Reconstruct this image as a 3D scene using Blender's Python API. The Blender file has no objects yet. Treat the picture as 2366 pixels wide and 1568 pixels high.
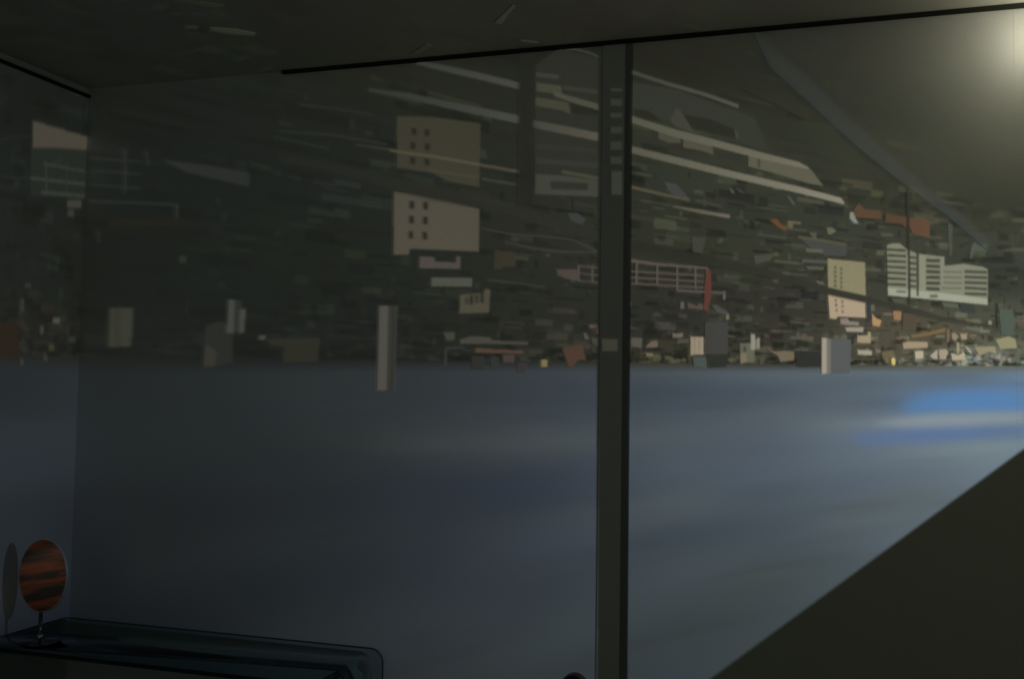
import bpy, bmesh, math, random
import numpy as np
from mathutils import Vector, Matrix

random.seed(7); rng = np.random.RandomState(7)
S = bpy.context.scene
COL = S.collection

# ------------------------------------------------------------------ camera
W, H, F = 2366, 1568, 2323.6
RT = Vector((0.953933880, 0.299611078, 0.0155998088))
UP = Vector((0.000392226827, -0.0532418232, 0.998581571))
FW = Vector((-0.300016663, 0.952574674, 0.0509066945))
CAM = Vector((0, -3.05488, 1.55))
cd = bpy.data.cameras.new('camera'); cam = bpy.data.objects.new('camera', cd); COL.objects.link(cam)
cd.sensor_width = 36; cd.lens = F / W * 36; cd.clip_start = 0.02
m = Matrix((RT, UP, -FW)).transposed().to_4x4(); m.translation = CAM
cam.matrix_world = m
S.camera = cam

S.view_settings.view_transform = 'Standard'; S.view_settings.look = 'None'
S.view_settings.gamma = 1; S.view_settings.exposure = 0; S.view_settings.use_curve_mapping = False

# ------------------------------------------------------------------ room measures (metres)
ZC = 2.65            # ceiling
XL = -2.633          # left wall
XR = 0.80            # window wall, right
YB = -4.6            # open end behind the camera
HOLE = Vector((0.772, -1.2, 1.634))      # the pinhole in the blacked-out window
ALB = 0.62
KI = 1.0             # radiance of paint straight in front of the hole at 1 m, gobo = 1
POWER = 56.0         # watts of the pinhole light that give KI (measured)
AMB = np.array([0.0118, 0.0141, 0.0108])

# ------------------------------------------------------------------ world: dim, even, greenish light from the open end of the room
w = bpy.data.worlds.new('world'); S.world = w; w.use_nodes = True
w.node_tree.nodes['Background'].inputs[0].default_value = (0.0118, 0.0141, 0.0104, 1)
w.node_tree.nodes['Background'].inputs[1].default_value = 5.2

# ------------------------------------------------------------------ helpers
def ray(px, py): return (px - W / 2) / F * RT - (py - H / 2) / F * UP + FW
def at(px, py, s):
    """point of the room surface s seen at a measured photo pixel"""
    r = ray(px, py)
    if s == 'B': t = (0 - CAM.y) / r.y
    elif s == 'P': t = (-0.004 - CAM.y) / r.y
    elif s == 'L': t = (XL - CAM.x) / r.x
    elif s == 'C': t = (ZC - CAM.z) / r.z
    elif isinstance(s, tuple) and s[0] == 'z': t = (s[1] - CAM.z) / r.z
    elif isinstance(s, tuple): t = (s[1] - CAM.y) / r.y
    return CAM + r * t
NRM = {'B': Vector((0, -1, 0)), 'P': Vector((0, -1, 0)), 'L': Vector((1, 0, 0)), 'C': Vector((0, 0, -1))}

def lin(c):
    c = np.array(c, float) / 255
    return np.where(c <= .04045, c / 12.92, ((c + .055) / 1.055) ** 2.4)

def mat(name, color, rough=.8, noise=.06, scale=30, metallic=0, spec=.3, bump=0.0):
    mt = bpy.data.materials.new(name); mt.use_nodes = True
    nt = mt.node_tree; b = nt.nodes['Principled BSDF']
    n = nt.nodes.new('ShaderNodeTexNoise'); n.inputs['Scale'].default_value = scale; n.inputs['Detail'].default_value = 4
    tc = nt.nodes.new('ShaderNodeTexCoord'); nt.links.new(tc.outputs['Object'], n.inputs['Vector'])
    r = nt.nodes.new('ShaderNodeValToRGB')
    r.color_ramp.elements[0].color = [max(0, c * (1 - noise)) for c in color] + [1]
    r.color_ramp.elements[1].color = [min(1, c * (1 + noise)) for c in color] + [1]
    nt.links.new(n.outputs['Fac'], r.inputs['Fac']); nt.links.new(r.outputs['Color'], b.inputs['Base Color'])
    if bump:
        bp = nt.nodes.new('ShaderNodeBump'); bp.inputs['Strength'].default_value = bump; bp.inputs['Distance'].default_value = .002
        nt.links.new(n.outputs['Fac'], bp.inputs['Height']); nt.links.new(bp.outputs['Normal'], b.inputs['Normal'])
    b.inputs['Roughness'].default_value = rough; b.inputs['Metallic'].default_value = metallic
    b.inputs['Specular IOR Level'].default_value = spec
    return mt

PAINT = mat('wall_paint', (ALB, ALB, ALB), .9, .2, 420, spec=0)
CEIL = mat('ceiling_paint', (.56, .55, .5), .9, .2, 420, spec=0)
DARK = mat('shadow_gap', (.035, .035, .03), .9, .1, spec=0)  # near-black strips stand in for the shade inside the gaps
CARPET = mat('carpet', (.12, .11, .1), .95, .3, 200, spec=0)
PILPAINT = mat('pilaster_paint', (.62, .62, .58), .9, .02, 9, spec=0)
SIDE_SHADE = mat('pilaster_side_shade', (.26, .27, .26), .9, .05, spec=0)  # darker colour stands in for the pilaster's shaded side

def newobj(name, bm, mt, parent=None, smooth=False):
    me = bpy.data.meshes.new(name); bm.to_mesh(me); bm.free(); me.materials.append(mt)
    if smooth:
        for p in me.polygons: p.use_smooth = True
    o = bpy.data.objects.new(name, me); COL.objects.link(o)
    if parent: o.parent = parent
    return o
def tag(o, label, cat, group=None):
    o['label'] = label; o['category'] = cat
    if group: o['group'] = group
    return o
def box(bm, a, b):
    a = Vector(a); b = Vector(b)
    r = bmesh.ops.create_cube(bm, size=1)
    for v in r['verts']:
        v.co = Vector(((a.x + b.x) / 2 + v.co.x * (b.x - a.x), (a.y + b.y) / 2 + v.co.y * (b.y - a.y), (a.z + b.z) / 2 + v.co.z * (b.z - a.z)))
def struct(name, a, b, mt, parent=None):
    bm = bmesh.new(); box(bm, a, b); o = newobj(name, bm, mt, parent)
    if not parent: o['kind'] = 'structure'
    return o

# ------------------------------------------------------------------ the setting
struct('floor', (XL - .1, YB, -.1), (XR + .1, .1, 0), CARPET)
struct('ceiling', (XL - .1, YB, ZC), (XR + .1, .1, ZC + .1), CEIL)
struct('wall_back', (XL - .1, 0, 0), (XR + .1, .1, ZC), PAINT)
struct('wall_left', (XL - .1, YB, 0), (XL, 0, ZC), PAINT)
struct('wall_right', (XR, YB, 0), (XR + .1, 0, ZC), PAINT)
p0 = at(656, 166, 'B')
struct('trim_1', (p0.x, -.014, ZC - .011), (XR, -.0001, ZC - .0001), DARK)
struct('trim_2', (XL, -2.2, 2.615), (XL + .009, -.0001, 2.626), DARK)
x1, x2 = at(1386, 850, 'B').x, at(1438, 850, 'B').x; x3 = at(1456, 850, 'B').x
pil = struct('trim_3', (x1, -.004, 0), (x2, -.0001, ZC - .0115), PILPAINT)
struct('pilaster_side_shade', (x2 + .0002, -.0035, 0), (x3, -.0001, ZC - .0115), SIDE_SHADE, pil)
xs = at(2349, 800, 'B').x
struct('trim_4', (xs, -.0006, 0), (XR - .0005, -.0001, ZC - .0115), PAINT)

# ------------------------------------------------------------------ the picture thrown by the pinhole: azimuth x slope around the hole
GW, GH = 4096, 2304
PH0, PH1 = math.radians(-32), math.radians(90)
V0, V1 = -.80, .95
G = np.zeros((GH, GW, 3), np.float32)
def pv(P):
    dx = HOLE.x - P.x; dy = P.y - HOLE.y
    return math.atan2(dy, dx), (P.z - HOLE.z) / math.hypot(dx, dy)
def guv(P):
    a, v = pv(P)
    return (a - PH0) / (PH1 - PH0) * GW, (v - V0) / (V1 - V0) * GH
def expose(P, s):
    d = P - HOLE; r2 = d.length_squared
    return max(.02, abs(d.normalized().dot(NRM[s]))) / r2
def gain(c, P, s):
    return np.maximum(0, (lin(c) - AMB) / (KI * expose(P, s)))
def subdiv(pts, n=6):
    out = []
    for i in range(len(pts)):
        a, b = pts[i], pts[(i + 1) % len(pts)]
        for k in range(n): out.append((a[0] + (b[0] - a[0]) * k / n, a[1] + (b[1] - a[1]) * k / n))
    return out
def fill(pts, col, s, mix=1.0, col2=None, soft=0):
    """cast the outline pts (on surface s) into the pinhole picture; col2: colour at the right end"""
    col = grey(col, .84, (1, 1, 1)); col2 = col2 and grey(col2, .84, (1, 1, 1))
    q = np.array([guv(at(x, y, s)) for x, y in subdiv(pts)])
    xs_ = [p[0] for p in pts]; ys_ = [p[1] for p in pts]
    cx, cy = sum(xs_) / len(xs_), sum(ys_) / len(ys_)
    x0, y0 = np.floor(q.min(0)).astype(int); x1_, y1_ = np.ceil(q.max(0)).astype(int)
    x0 -= 2 * soft; y0 -= 2 * soft; x1_ += 2 * soft; y1_ += 2 * soft
    x0 = max(0, x0); y0 = max(0, y0); x1_ = min(GW, x1_ + 1); y1_ = min(GH, y1_ + 1)
    if x1_ <= x0 or y1_ <= y0: return
    X, Y = np.meshgrid(np.arange(x0, x1_) + .5, np.arange(y0, y1_) + .5)
    ins = np.zeros(X.shape, bool); n = len(q)
    for i in range(n):
        ax, ay = q[i]; bx, by = q[(i + 1) % n]
        if ay == by: continue
        c = ((ay > Y) != (by > Y)) & (X < (bx - ax) * (Y - ay) / (by - ay) + ax)
        ins ^= c
    if col2 is None:
        # even tone over the piece
        # wide pieces: follow the fall-off of light so the tone stays the one observed
        c0 = gain(col, at(min(xs_), cy, s), s); c1 = gain(col, at(max(xs_), cy, s), s)
        if max(xs_) - min(xs_) < 60: c0 = c1 = gain(col, at(cx, cy, s), s)
    else:
        c0 = gain(col, at(min(xs_), cy, s), s); c1 = gain(col2, at(max(xs_), cy, s), s)
    t = ((X - x0) / max(1, x1_ - x0))[..., None]
    if guv(at(min(xs_), cy, s))[0] > guv(at(max(xs_), cy, s))[0]: t = 1 - t
    cc = c0 * (1 - t) + c1 * t
    sub = G[y0:y1_, x0:x1_]
    ins = ins.astype(np.float32)
    for _ in range(2 if soft else 0): ins = blur(ins, soft)
    k = (ins * mix)[..., None]
    sub[:] = sub * (1 - k) + cc * k

def blur(a, r):
    for ax in (0, 1):
        acc = a.copy()
        for s_ in range(1, r + 1): acc += np.roll(a, s_, ax) + np.roll(a, -s_, ax)
        a = acc / (2 * r + 1)
    return a

# base tones: measured samples, blended smoothly over the picture
def field(samples):
    P = []; C = []
    for x, y, s, c in samples:
        p = at(x, y, s); P.append(pv(p)); C.append(gain(c, p, s))
    P = np.array(P); C = np.array(C)
    gx = np.linspace(PH0, PH1, 256); gy = np.linspace(V0, V1, 144)
    X, Y = np.meshgrid(gx, gy)
    d2 = ((X[..., None] - P[:, 0]) * 1.0) ** 2 + ((Y[..., None] - P[:, 1]) * 2.2) ** 2 + .0012
    wgt = d2 ** -1.7
    f = (wgt @ C) / wgt.sum(-1, keepdims=True)
    ix = np.linspace(0, 255, GW); iy = np.linspace(0, 143, GH)
    out = np.zeros((GH, GW, 3), np.float32)
    for k in range(3):
        a = np.array([np.interp(ix, np.arange(256), row) for row in f[..., k]])
        xi = np.clip(iy.astype(int), 0, 142); t = (iy - xi)[:, None]
        out[..., k] = a[xi] * (1 - t) + a[xi + 1] * t
    return out
SKY = [(20, 900, 'L', (38, 45, 48)), (60, 1050, 'L', (42, 52, 60)), (130, 1000, 'L', (43, 53, 58)), (60, 1250, 'L', (38, 47, 53)), (110, 1450, 'L', (34, 41, 45)), (20, 1540, 'L', (24, 31, 33)),
       (230, 950, 'B', (35, 40, 39)), (230, 1200, 'B', (31, 35, 33)), (250, 1450, 'B', (27, 32, 32)), (450, 950, 'B', (38, 44, 46)), (450, 1200, 'B', (34, 39, 39)), (500, 1400, 'B', (33, 39, 41)),
       (700, 900, 'B', (45, 52, 54)), (700, 1060, 'B', (38, 45, 49)), (700, 1250, 'B', (40, 46, 50)), (750, 1450, 'B', (42, 49, 53)),
       (960, 900, 'B', (48, 55, 60)), (960, 1010, 'B', (55, 61, 61)), (960, 1140, 'B', (42, 50, 64)), (960, 1300, 'B', (43, 51, 62)), (960, 1450, 'B', (48, 56, 62)),
       (1250, 890, 'B', (56, 65, 76)), (1250, 945, 'B', (54, 64, 78)), (1250, 1010, 'B', (70, 78, 84)), (1250, 1120, 'B', (48, 58, 82)), (1250, 1250, 'B', (58, 67, 84)), (1250, 1350, 'B', (50, 60, 74)), (1250, 1480, 'B', (56, 66, 72)),
       (1520, 870, 'B', (70, 82, 92)), (1520, 910, 'B', (58, 70, 90)), (1520, 950, 'B', (70, 82, 104)), (1520, 1010, 'B', (78, 90, 100)), (1520, 1080, 'B', (74, 86, 106)), (1520, 1180, 'B', (78, 90, 100)), (1560, 1240, 'B', (60, 72, 88)), (1520, 1330, 'B', (66, 78, 88)), (1520, 1480, 'B', (58, 68, 74)),
       (1750, 860, 'B', (84, 98, 112)), (1750, 910, 'B', (68, 82, 106)), (1750, 960, 'B', (86, 96, 108)), (1750, 1020, 'B', (80, 92, 116)), (1750, 1100, 'B', (76, 92, 116)), (1750, 1150, 'B', (72, 84, 102)), (1750, 1230, 'B', (66, 80, 94)), (1780, 1330, 'B', (66, 77, 80)), (1700, 1430, 'B', (60, 71, 76)),
       (2000, 850, 'B', (100, 116, 126)), (2000, 885, 'B', (82, 98, 118)), (2000, 920, 'B', (88, 104, 124)), (2000, 950, 'B', (94, 108, 128)), (1990, 985, 'B', (112, 124, 134)), (2010, 1010, 'B', (92, 114, 146)), (2000, 1060, 'B', (94, 112, 134)), (2000, 1110, 'B', (84, 100, 128)), (2000, 1180, 'B', (84, 98, 110)),
       (2230, 850, 'B', (100, 122, 134)), (2230, 865, 'B', (80, 98, 122)), (2230, 895, 'B', (92, 112, 138)), (2130, 940, 'B', (86, 116, 156)), (2230, 918, 'B', (90, 134, 188)), (2280, 925, 'B', (90, 134, 190)), (2320, 940, 'B', (90, 126, 168)), (2130, 972, 'B', (134, 148, 154)), (2230, 968, 'B', (140, 154, 156)), (2320, 968, 'B', (122, 142, 152)),
       (2130, 1000, 'B', (92, 116, 156)), (2230, 996, 'B', (88, 114, 158)), (2310, 990, 'B', (86, 112, 148)), (2130, 1040, 'B', (112, 128, 146)), (2230, 1030, 'B', (120, 138, 144)), (2310, 1020, 'B', (112, 134, 146)), (2150, 1090, 'B', (96, 112, 132)), (2100, 1150, 'B', (92, 106, 116))]
CITY = [(60, 260, 'L', (31, 35, 30)), (100, 600, 'L', (33, 37, 32)), (80, 800, 'L', (38, 40, 34)), (300, 400, 'B', (31, 35, 31)), (400, 650, 'B', (31, 35, 30)), (700, 300, 'B', (34, 38, 33)), (700, 600, 'B', (33, 37, 31)), (700, 820, 'B', (33, 36, 32)),
        (1000, 200, 'B', (39, 42, 34)), (1000, 620, 'B', (38, 42, 35)), (1000, 830, 'B', (38, 40, 35)), (1300, 300, 'B', (43, 46, 36)), (1300, 550, 'B', (46, 48, 40)), (1300, 730, 'B', (43, 45, 38)), (1250, 130, 'B', (35, 38, 31)),
        (1550, 150, 'B', (36, 38, 30)), (1550, 260, 'B', (52, 56, 46)), (1550, 400, 'B', (50, 54, 44)), (1550, 560, 'B', (50, 53, 42)), (1550, 730, 'B', (48, 49, 43)), (1550, 830, 'B', (62, 60, 48)),
        (1800, 150, 'B', (36, 40, 32)), (1850, 300, 'B', (44, 48, 38)), (1800, 500, 'B', (52, 56, 46)), (1800, 700, 'B', (54, 54, 46)), (1850, 820, 'B', (60, 60, 50)),
        (2050, 250, 'B', (38, 41, 32)), (2100, 440, 'B', (50, 52, 40)), (2050, 640, 'B', (62, 64, 54)), (2050, 780, 'B', (84, 80, 66)), (2300, 450, 'B', (44, 47, 36)), (2300, 640, 'B', (52, 58, 48)), (2310, 750, 'B', (76, 80, 66)), (2200, 780, 'B', (90, 84, 68)), (2250, 825, 'B', (104, 108, 96)),
        (300, 60, 'C', (31, 35, 30)), (800, 60, 'C', (34, 36, 31)), (1400, 40, 'C', (37, 38, 32)), (1900, 20, 'C', (34, 36, 31))]
VV = (np.arange(GH) + .5) / GH * (V1 - V0) + V0
def grey(c, k=.62, t=(.95, 1.03, 1.0)):
    l_ = .25 * c[0] + .55 * c[1] + .2 * c[2]
    return tuple(k * a + (1 - k) * l_ * b for a, b in zip(c, t))
SKY = [(x, y, s_, grey(c, .88 if c[2] > 150 else .52)) for x, y, s_, c in SKY]
skyf, cityf = field(SKY), field(CITY)
for _ in range(2):      # clouds are drawn out sideways
    cs = np.cumsum(np.pad(skyf, ((0, 0), (91, 90), (0, 0)), mode='edge'), axis=1, dtype=np.float64)
    skyf = ((cs[:, 180:] - cs[:, :-180]) / 180)[:, :GW].astype(np.float32)
tt = np.clip((VV + .012) / .016, 0, 1)[:, None, None]
G[:] = skyf * (1 - tt) + cityf * tt
# mottled town: uncountable small roofs and walls too blurred to tell apart
i0 = int((0 - V0) / (V1 - V0) * GH)
for k in range(9000):
    t = rng.rand() ** 2.6
    y = i0 + 6 + int(t * (GH - i0 - 20)); x = rng.randint(0, GW)
    hh = 3 + int(rng.rand() ** 2 * (14 + 22 * t)); ww = 5 + int(rng.rand() ** 2 * (34 + 190 * t))
    amp = .35 + .4 * rng.rand() if rng.rand() < .6 else 1.2 + rng.rand() ** 2 * 1.6
    if t > .4: amp = 1 + (amp - 1) * .3
    tint = 1 + (rng.rand(3) - .5) * .3 * (1, .7, 1.3)[k % 3]
    yy = y + int(0)
    G[yy:yy + hh, x:x + ww] = np.minimum(G[yy:yy + hh, x:x + ww] * (amp * tint).astype(np.float32), cityf[yy:yy + hh, x:x + ww] * 2.6)
# soft cloud streaks in the sky
for k in range(260):
    y = rng.randint(int(GH * .02), i0 - 10); x = rng.randint(0, GW); ww = rng.randint(150, 700); hh = rng.randint(10, 40)
    yy = np.arange(max(0, y - hh), min(i0, y + hh)); xx = np.arange(x, min(GW, x + ww))
    if len(yy) < 2 or len(xx) < 2: continue
    a = np.exp(-((yy - y) / (hh * .5)) ** 2)[:, None] * (np.sin((xx - x) / ww * np.pi) ** 2)[None]
    G[yy[0]:yy[-1] + 1, xx[0]:xx[-1] + 1] *= (1 + a * (rng.rand() - .5) * .22)[..., None].astype(np.float32)

# ------------------------------------------------------------------ pieces of the picture: same paint as the wall, a hair proud of it, each lit by its share of the picture
ORDER = [0]
def plate(name, s, pts, parent=None, extra=0.0):
    ORDER[0] += 1
    th = .0005 + ORDER[0] * .000007 + extra
    n = NRM[s]; base = .0001
    w3 = [at(x, y, s) for x, y in pts]
    c = sum(w3, Vector()) / len(w3)
    bm = bmesh.new()
    lo = [bm.verts.new(p + n * base - (c if parent is None else Vector())) for p in w3]
    hi = [bm.verts.new(p + n * th - (c if parent is None else Vector())) for p in w3]
    if parent is not None:
        pc = parent.location
        for v in bm.verts: v.co -= pc
    k = len(pts)
    bm.faces.new(lo[::-1]); bm.faces.new(hi)
    for i in range(k): bm.faces.new((lo[i], lo[(i + 1) % k], hi[(i + 1) % k], hi[i]))
    bmesh.ops.recalc_face_normals(bm, faces=bm.faces)
    o = newobj(name, bm, PAINT if s != 'C' else CEIL, parent)
    if parent is None: o.location = c
    return o
def Q(x0, y0, x1, y1, sl=0.0):      # upright quad whose level edges slope by sl
    d = (x1 - x0) * sl
    return [(x0, y0), (x1, y0 + d), (x1, y1 + d), (x0, y1)]
def band(pts, wd):                   # strip along a polyline: upper edge given, thickness wd (number or list)
    wd = wd if isinstance(wd, (list, tuple)) else [wd] * len(pts)
    return [tuple(p) for p in pts] + [(p[0], p[1] + t) for p, t in list(zip(pts, wd))[::-1]]
def pic(name, label, cat, s, pts, col, group=None, parts=(), col2=None, soft=0, mix=1):
    if group == GS: col = tuple(min(245, c * 1.13) for c in col)
    fill(pts, col, s, mix, col2, soft)
    o = tag(plate('projected_' + name, s, pts), label, cat, group)
    for pn, pp, pc in parts:
        fill(pp, pc, s); plate(pn, s, pp, o, .0002)
    return o
GB = 'upside-down buildings in the projected city'
GR = 'upside-down roads in the projected city'
GS = 'sunlit buildings along the projected skyline'
GC = 'faint streaks of the picture on the ceiling'

# the bright gap of blue sky and the white streak under it
fill([(2075, 938), (2140, 914), (2240, 903), (2345, 906), (2366, 930), (2366, 948), (2200, 950), (2100, 952)], (80, 134, 192), 'B', .85, None, 16)
fill([(2010, 978), (2120, 962), (2240, 956), (2366, 950), (2366, 978), (2240, 984), (2100, 988)], (138, 152, 158), 'B', .8, None, 10)
fill([(1950, 1004), (2100, 994), (2366, 984), (2366, 1004), (2200, 1018), (2000, 1024)], (84, 116, 168), 'B', .65, None, 14)
fill([(800, 1034), (1000, 1018), (1200, 1008), (1384, 1000), (1384, 1018), (1200, 1030), (1000, 1040)], (66, 74, 76), 'B', .5, None, 12)
# left wall ---------------------------------------------------------
pic('building', 'tall dim block at the left edge, its pale slanting top crossed by thin beams', 'building', 'L', Q(73, 279, 201, 470, .28)[:2] + [(197, 458), (70, 452)], (40, 46, 39), GB,
    [('pale_wall', [(76, 279), (202, 316), (200, 346), (122, 341), (76, 341)], (76, 72, 60)), ('beam', band([(100, 376), (196, 393)], 5), (56, 62, 55)), ('beam', band([(70, 408), (196, 422)], 6), (60, 64, 56)),
     ('beam', band([(95, 440), (195, 449)], 8), (58, 62, 54)), ('post', Q(104, 372, 109, 442), (50, 56, 50)), ('post', Q(152, 370, 156, 445), (47, 52, 46)), ('brace', [(118, 378), (142, 366), (143, 369), (119, 381)], (52, 58, 54))])
pic('rail', 'faint upper rail line left of the pale slanting wall', 'rail', 'L', band([(0, 318), (70, 312)], 5), (38, 42, 36), GR)
pic('rail', 'faint double rail line running in from the left edge at lattice height', 'rail', 'L', band([(0, 405), (70, 408)], 6), (40, 44, 38), GR)
pic('shed', 'small pale square shed below the beams, beside the left corner', 'building', 'L', Q(155, 462, 188, 480), (64, 64, 56), GB, [('lower_block', Q(156, 484, 171, 500), (58, 60, 54))])
pic('building', 'dim brown block at the left picture edge above the horizon', 'building', 'L', Q(0, 745, 42, 832), (46, 38, 28), GB)
pic('shed', 'bright little box, palest dot of the left wall town', 'building', 'L', Q(122, 735, 138, 746), (82, 80, 74), GB)
pic('chimney', 'short grey stack left of the bright little box on the left wall', 'chimney', 'L', Q(92, 752, 101, 772), (62, 62, 58), GB)
pic('shed', 'yellowish speck of a house low on the left wall', 'building', 'L', Q(112, 795, 125, 811), (62, 60, 40), GB)
pic('shed', 'greenish speck just above the left wall horizon', 'building', 'L', Q(100, 822, 110, 833), (58, 60, 48), GB)
pic('shed', 'tiny pale speck touching the left wall horizon', 'building', 'L', Q(47, 828, 54, 843), (62, 60, 52), GB)
pic('pole', 'slim grey mast in the left wall town', 'pole', 'L', Q(46, 690, 56, 720), (54, 56, 48), GB)
pic('building', 'dull brown low roof in the upper part of the left wall town', 'building', 'L', Q(95, 702, 126, 720), (44, 42, 34), GB)
pic('shed', 'grey smudge of a house right against the left corner', 'building', 'L', Q(158, 778, 174, 790), (52, 54, 48), GB)
pic('shed', 'round greyish dot high in the left wall town', 'building', 'L', Q(58, 654, 72, 664), (50, 54, 47), GB)

# back wall, far left ---------------------------------------------
lt = []
for y in (363, 391, 424): lt.append(('beam', band([(208, y), (326, y + 9)], 4), (44, 50, 44)))
for x, a, b in ((285, 345, 445), (336, 348, 382)): lt.append(('post', Q(x, a, x + 5, b), (48, 53, 46)))
pic('gantry', 'faint lattice gantry just right of the left corner', 'gantry', 'B', band([(208, 462), (408, 470)], 5), (44, 50, 44), GR, lt + [('post', Q(405, 472, 410, 506), (54, 56, 47))])
pic('roof', 'long tapering grey roof band left of centre, blunt right end', 'roof', 'B', [(370, 368), (480, 382), (576, 398), (575, 431), (560, 428), (430, 398)], (45, 49, 43), GB)
pic('roof', 'dim brownish long roof under the tapering grey band', 'roof', 'B', band([(250, 504), (432, 504)], 20), (37, 37, 30), GB)
pic('building', 'pale olive slab with two dark seams, leftmost on the back wall', 'building', 'B', [(251, 711), (306, 711), (302, 801), (248, 801)], (60, 61, 49), GB,
    [('dark_seam', Q(268, 712, 271, 800), (46, 48, 38)), ('dark_seam', Q(274, 712, 276, 800), (48, 50, 40))])
pic('building', 'dim block with broken outline below the pair of pale shafts', 'building', 'B', [(474, 752), (500, 744), (540, 746), (536, 838), (512, 842), (495, 850), (468, 850), (471, 790)], (44, 47, 41), GB,
    [('pale_wall', [(473, 795), (500, 812), (494, 845), (469, 845)], (60, 56, 46))])
pic('tower', 'pair of pale vertical shafts joined by a dim core, left of centre', 'tower', 'B', [(527, 691), (556, 693), (563, 768), (524, 768)], (46, 50, 45), GB,
    [('shaft', [(527, 691), (541, 692), (537, 769), (523, 769)], (72, 75, 68)), ('shaft', [(553, 716), (566, 712), (563, 769), (551, 769)], (72, 74, 66))])
pic('shed', 'tiny bright box right of the paired shafts', 'building', 'B', Q(597, 775, 612, 784), (76, 74, 68), GB)
pic('building', 'low wide olive hall right of the tiny bright box', 'building', 'B', [(612, 782), (738, 780), (734, 836), (652, 836), (655, 802), (625, 797)], (47, 48, 38), GB)
pic('tree', 'small green round smudge above the horizon far left', 'tree', 'B', Q(413, 590, 428, 608), (46, 54, 44), GB)
pic('pole', 'thin reddish upright mast between the olive slab and the shafts', 'pole', 'B', Q(429, 690, 433, 725), (50, 44, 38), GB)
pic('pole', 'faint short upright post far left below the brownish roof', 'pole', 'B', Q(223, 530, 229, 560), (42, 46, 40), GB)
pic('tower', 'tall pale slim tower with shaded strips reaching into the sky', 'tower', 'B', [(875, 706), (918, 706), (912, 902), (870, 902)], (48, 50, 44), GB,
    [('pale_wall', [(875, 706), (897, 706), (892, 902), (870, 902)], (82, 80, 72)), ('strip', [(901, 706), (906, 706), (900, 902), (896, 902)], (62, 60, 52)), ('strip', [(912, 706), (918, 706), (912, 902), (907, 902)], (60, 61, 54))])
# roads upper left
pic('road', 'topmost pale road band, left of the striped office', 'road', 'B', band([(960, 138), (1010, 147), (1100, 166), (1199, 190)], [10, 14, 16, 16]), (60, 64, 54), GR, col2=(72, 74, 62))
pic('road', 'second pale road band sloping down towards the dark upright gap', 'road', 'B', band([(850, 203), (940, 214), (1060, 239), (1198, 266)], [8, 14, 17, 19]), (52, 57, 50), GR, col2=(72, 76, 66))
pic('road', 'thin beige line crossing the upper beige block', 'road', 'B', band([(820, 332), (900, 342), (1060, 368), (1199, 393)], [4, 6, 7, 7]), (52, 54, 44), GR, col2=(84, 80, 62))
UPB = [(916, 268), (1000, 270), (1110, 285), (1106, 432), (1040, 420), (1000, 400), (916, 386)]
fill(UPB, (62, 61, 47), 'B')
pic('building', 'dim upper beige block with six small dark windows in two columns', 'building', 'B', UPB, (64, 62, 48), GB,
    [('window', Q(x - 5, y - 7, x + 6, y + 9), (40, 42, 34)) for x, y in ((955, 302), (986, 305), (953, 335), (986, 338), (952, 370), (985, 373))] +
    [('cable', band([(900, 345), (1000, 358), (1108, 377)], [5, 6, 6]), (84, 80, 60)), ('cable', band([(986, 390), (1105, 408)], 4), (72, 70, 54))])
pic('road', 'short beige dash right of the upper beige block', 'road', 'B', band([(1112, 379), (1198, 394)], 5), (76, 73, 56), GR)
pic('road', 'lower faint beige dash ending at the dark upright gap', 'road', 'B', band([(1112, 410), (1192, 423)], 6), (62, 62, 48), GR)
pic('road', 'long dim grey double line left of the upper beige block', 'road', 'B', band([(640, 300), (760, 308), (893, 330)], [4, 6, 6]), (44, 48, 42), GR)
pic('road', 'faint grey line under the topmost road at far left', 'road', 'B', band([(690, 238), (780, 248), (860, 262)], 6), (42, 46, 40), GR)
pic('road', 'short broken pale line left of the thin beige line', 'road', 'B', band([(660, 372), (790, 388), (905, 398)], 4), (42, 45, 39), GR)
# railway band
RB = [(640, 352), (760, 372), (900, 404), (1010, 428), (1108, 452), (1200, 474), (1300, 506), (1386, 530), (1456, 552), (1600, 585), (1700, 604), (1808, 631), (1911, 663), (2000, 684), (2100, 706), (2176, 731), (2300, 752),
      (2298, 757), (2176, 743), (2100, 722), (2000, 700), (1911, 681), (1808, 648), (1700, 624), (1600, 609), (1456, 580), (1386, 560), (1300, 534), (1200, 505), (1108, 480), (1000, 462), (908, 440), (760, 398), (640, 368)]
# lower beige block
LB = [(909, 441), (1000, 458), (1107, 482), (1105, 581), (946, 574), (944, 588), (908, 588)]
pic('building', 'clear lower beige block with six crisp dark windows, left of centre', 'building', 'B', LB, (84, 79, 65), GB,
    [('window', Q(x - 5, y - 9, x + 6, y + 9), (40, 42, 36)) for x, y in ((950, 473), (982, 475), (949, 507), (981, 509), (948, 542), (980, 544))])
pic('building', 'L-shaped pinkish annex hanging under the lower beige block', 'building', 'B', [(968, 592), (1003, 594), (1004, 604), (1052, 606), (1054, 592), (1063, 592), (1063, 621), (968, 619)], (82, 74, 68), GB)
pic('building', 'plain pale grey bar under the L-shaped annex', 'building', 'B', Q(995, 641, 1090, 661, .01), (80, 82, 72), GB)
pic('building', 'pale block with dark upright slots like a comb, under the grey bar', 'building', 'B', [(1062, 681), (1118, 676), (1119, 668), (1132, 668), (1129, 722), (1060, 724)], (80, 77, 60), GB,
    [('dark_slot', Q(1075, 687, 1080, 703), (50, 50, 38)), ('dark_slot', Q(1085, 682, 1092, 703), (42, 40, 32)), ('dark_slot', Q(1098, 680, 1104, 700), (46, 44, 36)), ('dark_slot', Q(1109, 674, 1117, 699), (42, 44, 36))])
pic('building', 'small pale squat house left of the long pale roof', 'building', 'B', [(1024, 768), (1050, 767), (1049, 785), (1030, 786)], (68, 70, 58), GB)
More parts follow.
